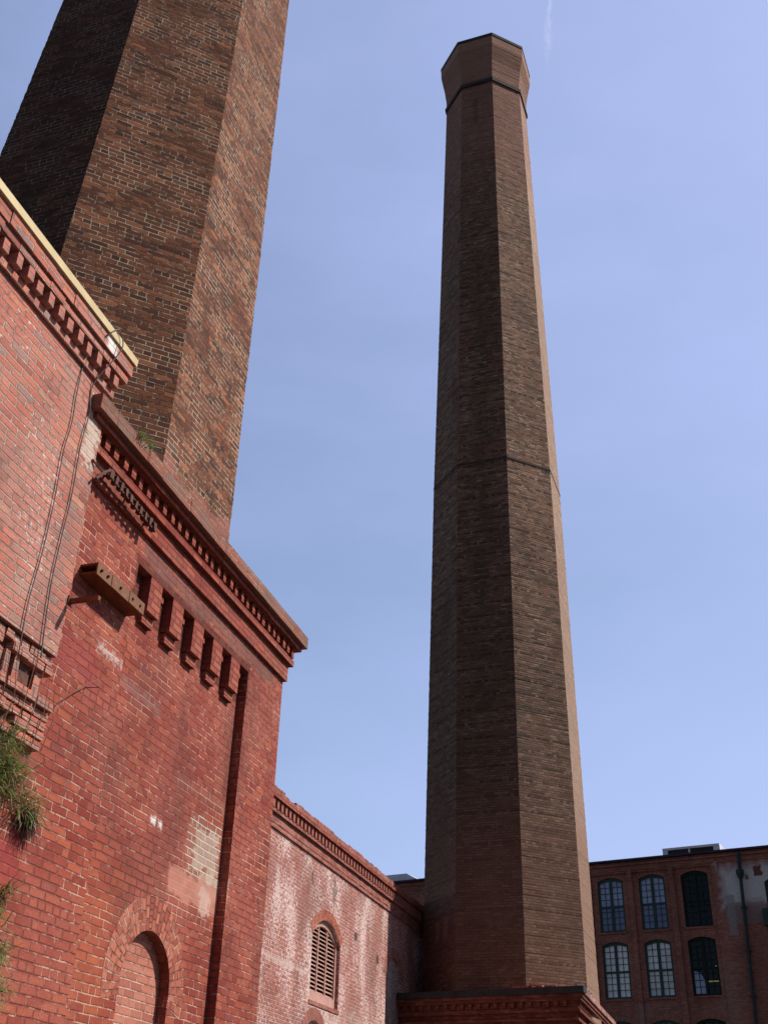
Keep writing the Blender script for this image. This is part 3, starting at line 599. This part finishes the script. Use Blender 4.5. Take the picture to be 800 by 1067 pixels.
def cable(pts, o, label):
    bm = bmesh.new(); P = [wallpt(s, o if z > 7.7 else .138, z) for s, z in pts]; Q = []
    for i in range(len(P) - 1):
        a, b, c, d = P[max(i - 1, 0)], P[i], P[i + 1], P[min(i + 2, len(P) - 1)]
        for k in range(5):
            t = k / 5; Q.append(.5 * ((2 * b) + (c - a) * t + (2 * a - 5 * b + 4 * c - d) * t * t + (3 * b - 3 * c + d - a) * t ** 3))
    Q.append(P[-1]); tube(bm, Q, .0055, 6)
    tag(obj('cable', bm, m_cable, smooth=True), label, 'cable')
cable([(6.50, 8.03), (6.40, 7.90), (6.335, 7.63), (6.30, 7.24), (6.32, 6.89), (6.29, 6.58), (6.31, 6.12), (6.30, 5.64), (6.26, 5.16), (6.28, 4.75)], .285, 'left of two thin dark cables hanging down the salmon wall')
cable([(6.50, 8.03), (6.59, 7.98), (6.58, 7.82), (6.50, 7.43), (6.53, 7.14), (6.50, 6.77), (6.52, 6.29), (6.50, 5.88), (6.49, 5.52), (6.51, 5.20), (6.55, 4.85)], .288, 'right of two thin dark cables hanging down the salmon wall')

# ------------------------------------------------------------------ plants rooted in the walls
def blade(bm, p, d, ln, w, droop, mi, segs=5):
    p = Vector(p); d = Vector(d).normalized(); side = d.cross(Vector((0, 0, 1)))
    if side.length < .05: side = Vector((1, 0, 0))
    side = (side.normalized() + Vector((random.uniform(-.4, .4), random.uniform(-.4, .4), random.uniform(-.4, .4)))).normalized(); prev = None
    for i in range(segs + 1):
        t = i / segs; ww = w * (1 - t) ** .6 * (.5 + min(1, t * 3) * .5)
        a, b = bm.verts.new(p + side * ww / 2), bm.verts.new(p - side * ww / 2)
        if prev:
            f = bm.faces.new([prev[0], prev[1], b, a]); f.material_index = mi
        prev = (a, b); d = (d + Vector((0, 0, -droop)) + Vector([random.uniform(-.12, .12) for _ in range(3)])).normalized(); p = p + d * ln / segs
def weed(name, label, spots, nblade, ln, mats, mix, up=.5, sd=1):
    random.seed(sd)
    e = empty(name, tuple(wallpt(*spots[0][:3])), 0, label, 'plant'); loc = Vector(e.location)
    for pn, sel in (('foliage', (0, 1)), ('roots', (2,))):
        bm = bmesh.new()
        for s, o, z, rad, share in spots:
            for _ in range(int(nblade * share)):
                r = random.random(); mi = 0 if r < mix[0] else (1 if r < mix[0] + mix[1] else 2)
                if mi not in sel: continue
                q = wallpt(s + random.gauss(0, rad), o + random.uniform(0, .05), z + random.gauss(0, rad)) - loc
                dr = N1 * random.uniform(.3, 1.) + D1 * random.uniform(-.8, .8) + Vector((0, 0, random.uniform(-.2, 1.) * up if mi < 2 else -random.uniform(.2, 1.2)))
                blade(bm, q, dr, ln * random.uniform(.5, 1.2), random.uniform(.004, .011) if mi else random.uniform(.006, .016), random.uniform(.0, .42), mi)
        if len(bm.faces): obj(pn, bm, mats, e, uv=False)
mats = [m_leaf, m_dry, m_root]
weed('wall_weed', 'large tuft of green and straw weeds in the red wall below the broken ledge', [(6.42, 0, 4.12, .11, 1.), (6.62, 0, 3.95, .10, .9), (6.85, 0, 3.82, .07, .35), (6.3, 0, 3.9, .1, .7)], 430, .17, mats, (.45, .55), .9, 5)
weed('hanging_root_mat', 'dark mat of dangling roots and dead leaves under the large weed tuft', [(6.95, 0, 3.76, .045, 1.4)], 240, .16, mats, (.12, .28), .1, 6)
weed('wall_weed', 'small tuft of green weeds at the lower left edge of the red wall', [(6.72, 0, 3.05, .05, .7), (6.86, 0, 2.80, .06, .8), (6.9, 0, 2.55, .06, .8), (6.86, 0, 3.22, .02, .3)], 230, .15, mats, (.6, .4), .9, 9)
weed('cornice_sprig', 'small bright green sprig growing on top of the red cornice beside the sooty chimney', [(7.25, .2, 7.37, .04, 1.), (7.42, .2, 7.37, .03, .6)], 42, .09, mats, (.8, .2), 1.5, 12)
random.seed(21)
bm = bmesh.new(); tube(bm, [wallpt(6.88, .03, 4.46), wallpt(6.98, .07, 4.66), wallpt(7.13, .09, 4.80), wallpt(7.30, .09, 4.94), wallpt(7.45, .06, 5.03), wallpt(7.64, .03, 5.08)], .007, 6, .003)
tag(obj('bare_vine', bm, m_twig, smooth=True), 'thin bare brown vine arching across the red wall right of the broken ledge', 'vine')
bm = bmesh.new(); random.seed(4)
for k in range(7):
    s = 6.0 + k * .13; tube(bm, [wallpt(s, .14, 4.2), wallpt(s + .03, .17, 4.45), wallpt(s + .12 * random.uniform(-.3, 1), .15, 4.8 + random.uniform(-.1, .15))], .004, 5, .002)
tag(obj('dry_stems', bm, m_twig), 'thin dry stems standing in front of the broken brick ledge', 'stems')

# ------------------------------------------------------------------ light and sky
az, el = R(4.8), R(44.1)
sd_ = Vector((math.cos(az) * math.cos(el), math.sin(az) * math.cos(el), math.sin(el)))
sl = bpy.data.lights.new('sun', 'SUN'); sl.energy = 5.0; sl.angle = R(.53); sl.color = (1, .93, .82)
so = bpy.data.objects.new('sun', sl); C.objects.link(so); so.rotation_euler = sd_.to_track_quat('Z', 'Y').to_euler()
wd = bpy.data.worlds.new('World'); S.world = wd; wd.use_nodes = True; nt = wd.node_tree; nt.nodes.clear()
sk = nt.nodes.new('ShaderNodeTexSky'); sk.sky_type = 'NISHITA'; sk.sun_disc = False; sk.sun_elevation = el; sk.sun_rotation = math.pi / 2 - az
sk.altitude = 50; sk.air_density = 1.0; sk.dust_density = 1.2; sk.ozone_density = 1.2
# thin high haze: stronger towards the sun, thinner away from it, broken by soft noise
def wm(op, a, b=None, clamp=False):
    o = nt.nodes.new('ShaderNodeMath'); o.operation = op; o.use_clamp = clamp
    for k, v in enumerate((a, b)):
        if v is None: continue
        if isinstance(v, (int, float)): o.inputs[k].default_value = v
        else: nt.links.new(v, o.inputs[k])
    return o.outputs[0]
tc = nt.nodes.new('ShaderNodeTexCoord')
mp = nt.nodes.new('ShaderNodeMapping'); mp.inputs['Scale'].default_value = (1.2, 2.0, 3.4); nt.links.new(tc.outputs['Generated'], mp.inputs[0])
nz = nt.nodes.new('ShaderNodeTexNoise'); nz.inputs['Scale'].default_value = 2.2; nz.inputs['Detail'].default_value = 7; nz.inputs['Roughness'].default_value = .55; nt.links.new(mp.outputs[0], nz.inputs['Vector'])
dt = nt.nodes.new('ShaderNodeVectorMath'); dt.operation = 'DOT_PRODUCT'; nt.links.new(tc.outputs['Generated'], dt.inputs[0]); dt.inputs[1].default_value = sd_
hz = wm('ADD', wm('MULTIPLY', wm('SUBTRACT', dt.outputs['Value'], .32), .62), wm('MULTIPLY', wm('SUBTRACT', nz.outputs[0], .5), .5))
sx0 = nt.nodes.new('ShaderNodeSeparateXYZ'); nt.links.new(tc.outputs['Generated'], sx0.inputs[0])
hz = wm('ADD', hz, wm('MULTIPLY', wm('MAXIMUM', wm('SUBTRACT', .42, sx0.outputs[2]), 0.), .9))
hz = wm('MAXIMUM', wm('MINIMUM', wm('ADD', hz, .37), .72), .05)
sx = nt.nodes.new('ShaderNodeSeparateXYZ'); nt.links.new(tc.outputs['Generated'], sx.inputs[0])
mr = nt.nodes.new('ShaderNodeMapRange'); mr.interpolation_type = 'SMOOTHSTEP'; nt.links.new(sx.outputs[1], mr.inputs[0])
mr.inputs[1].default_value = -.5; mr.inputs[2].default_value = .25; mr.inputs[3].default_value = .35; mr.inputs[4].default_value = 1.  # sky behind the camera dimmed to cut the fill light
mx = nt.nodes.new('ShaderNodeMix'); mx.data_type = 'RGBA'; nt.links.new(hz, mx.inputs[0]); nt.links.new(sk.outputs[0], mx.inputs[6]); mx.inputs[7].default_value = (3.45, 4.1, 6.9, 1)
m2 = nt.nodes.new('ShaderNodeMix'); m2.data_type = 'RGBA'; m2.blend_type = 'MULTIPLY'; m2.inputs[0].default_value = 1; nt.links.new(mx.outputs[2], m2.inputs[6]); nt.links.new(mr.outputs[0], m2.inputs[7]); mx = m2
bg = nt.nodes.new('ShaderNodeBackground'); bg.inputs[1].default_value = .15; nt.links.new(mx.outputs[2], bg.inputs[0])
wo = nt.nodes.new('ShaderNodeOutputWorld'); nt.links.new(bg.outputs[0], wo.inputs[0])
bm = bmesh.new(); uvl = bm.loops.layers.uv.verify(); RM = co.matrix_world.to_3x3()
def skyray(px, py, dist): return (RM @ Vector((px - 400, 533.5 - py, -1128.6))).normalized() * dist
prev = None
for k in range(13):
    y = -60 + k * 12; x = 575 - .5 * k + .25 * math.sin(k * 1.7); c = skyray(x, y, 9000); side = (skyray(x + 5, y, 9000) - c) * (1 + .35 * math.sin(k))
    a, b = bm.verts.new(c - side), bm.verts.new(c + side)
    if prev:
        f = bm.faces.new([prev[0], prev[1], b, a])
        for l, q in zip(f.loops, ((0, k - 1), (1, k - 1), (1, k), (0, k))): l[uvl].uv = (q[0], q[1] / 12)
    prev = (a, b)
t = T('vapour'); uvn = t.n('ShaderNodeUVMap'); sp = t.n('ShaderNodeSeparateXYZ'); t.L.new(uvn.outputs[0], sp.inputs[0])
ac = t.M('SUBTRACT', 1., t.M('ABSOLUTE', t.M('SUBTRACT', t.M('MULTIPLY', sp.outputs[0], 2.), 1.)))
al = t.M('MULTIPLY', t.M('MULTIPLY', t.ss(ac, 0, 1), t.ss(sp.outputs[1], .6, 1., .10, 0.)), t.ss(t.noise(t.vec(sp.outputs[0], t.M('MULTIPLY', sp.outputs[1], 6.)), 2., 4), .3, .6))
d_ = t.n('ShaderNodeBsdfTranslucent'); d_.inputs[0].default_value = (.9, .9, .9, 1); tp = t.n('ShaderNodeBsdfTransparent'); ms = t.n('ShaderNodeMixShader'); t.L.new(al, ms.inputs[0]); t.L.new(tp.outputs[0], ms.inputs[1]); t.L.new(d_.outputs[0], ms.inputs[2])
o_ = t.n('ShaderNodeOutputMaterial'); t.L.new(ms.outputs[0], o_.inputs[0])
tag(obj('sky_vapour_trail', bm, t.m, uv=False), kind='structure')
S.view_settings.view_transform = 'Standard'; S.view_settings.look = 'None'; S.view_settings.exposure = 0
S.render.engine = 'CYCLES'
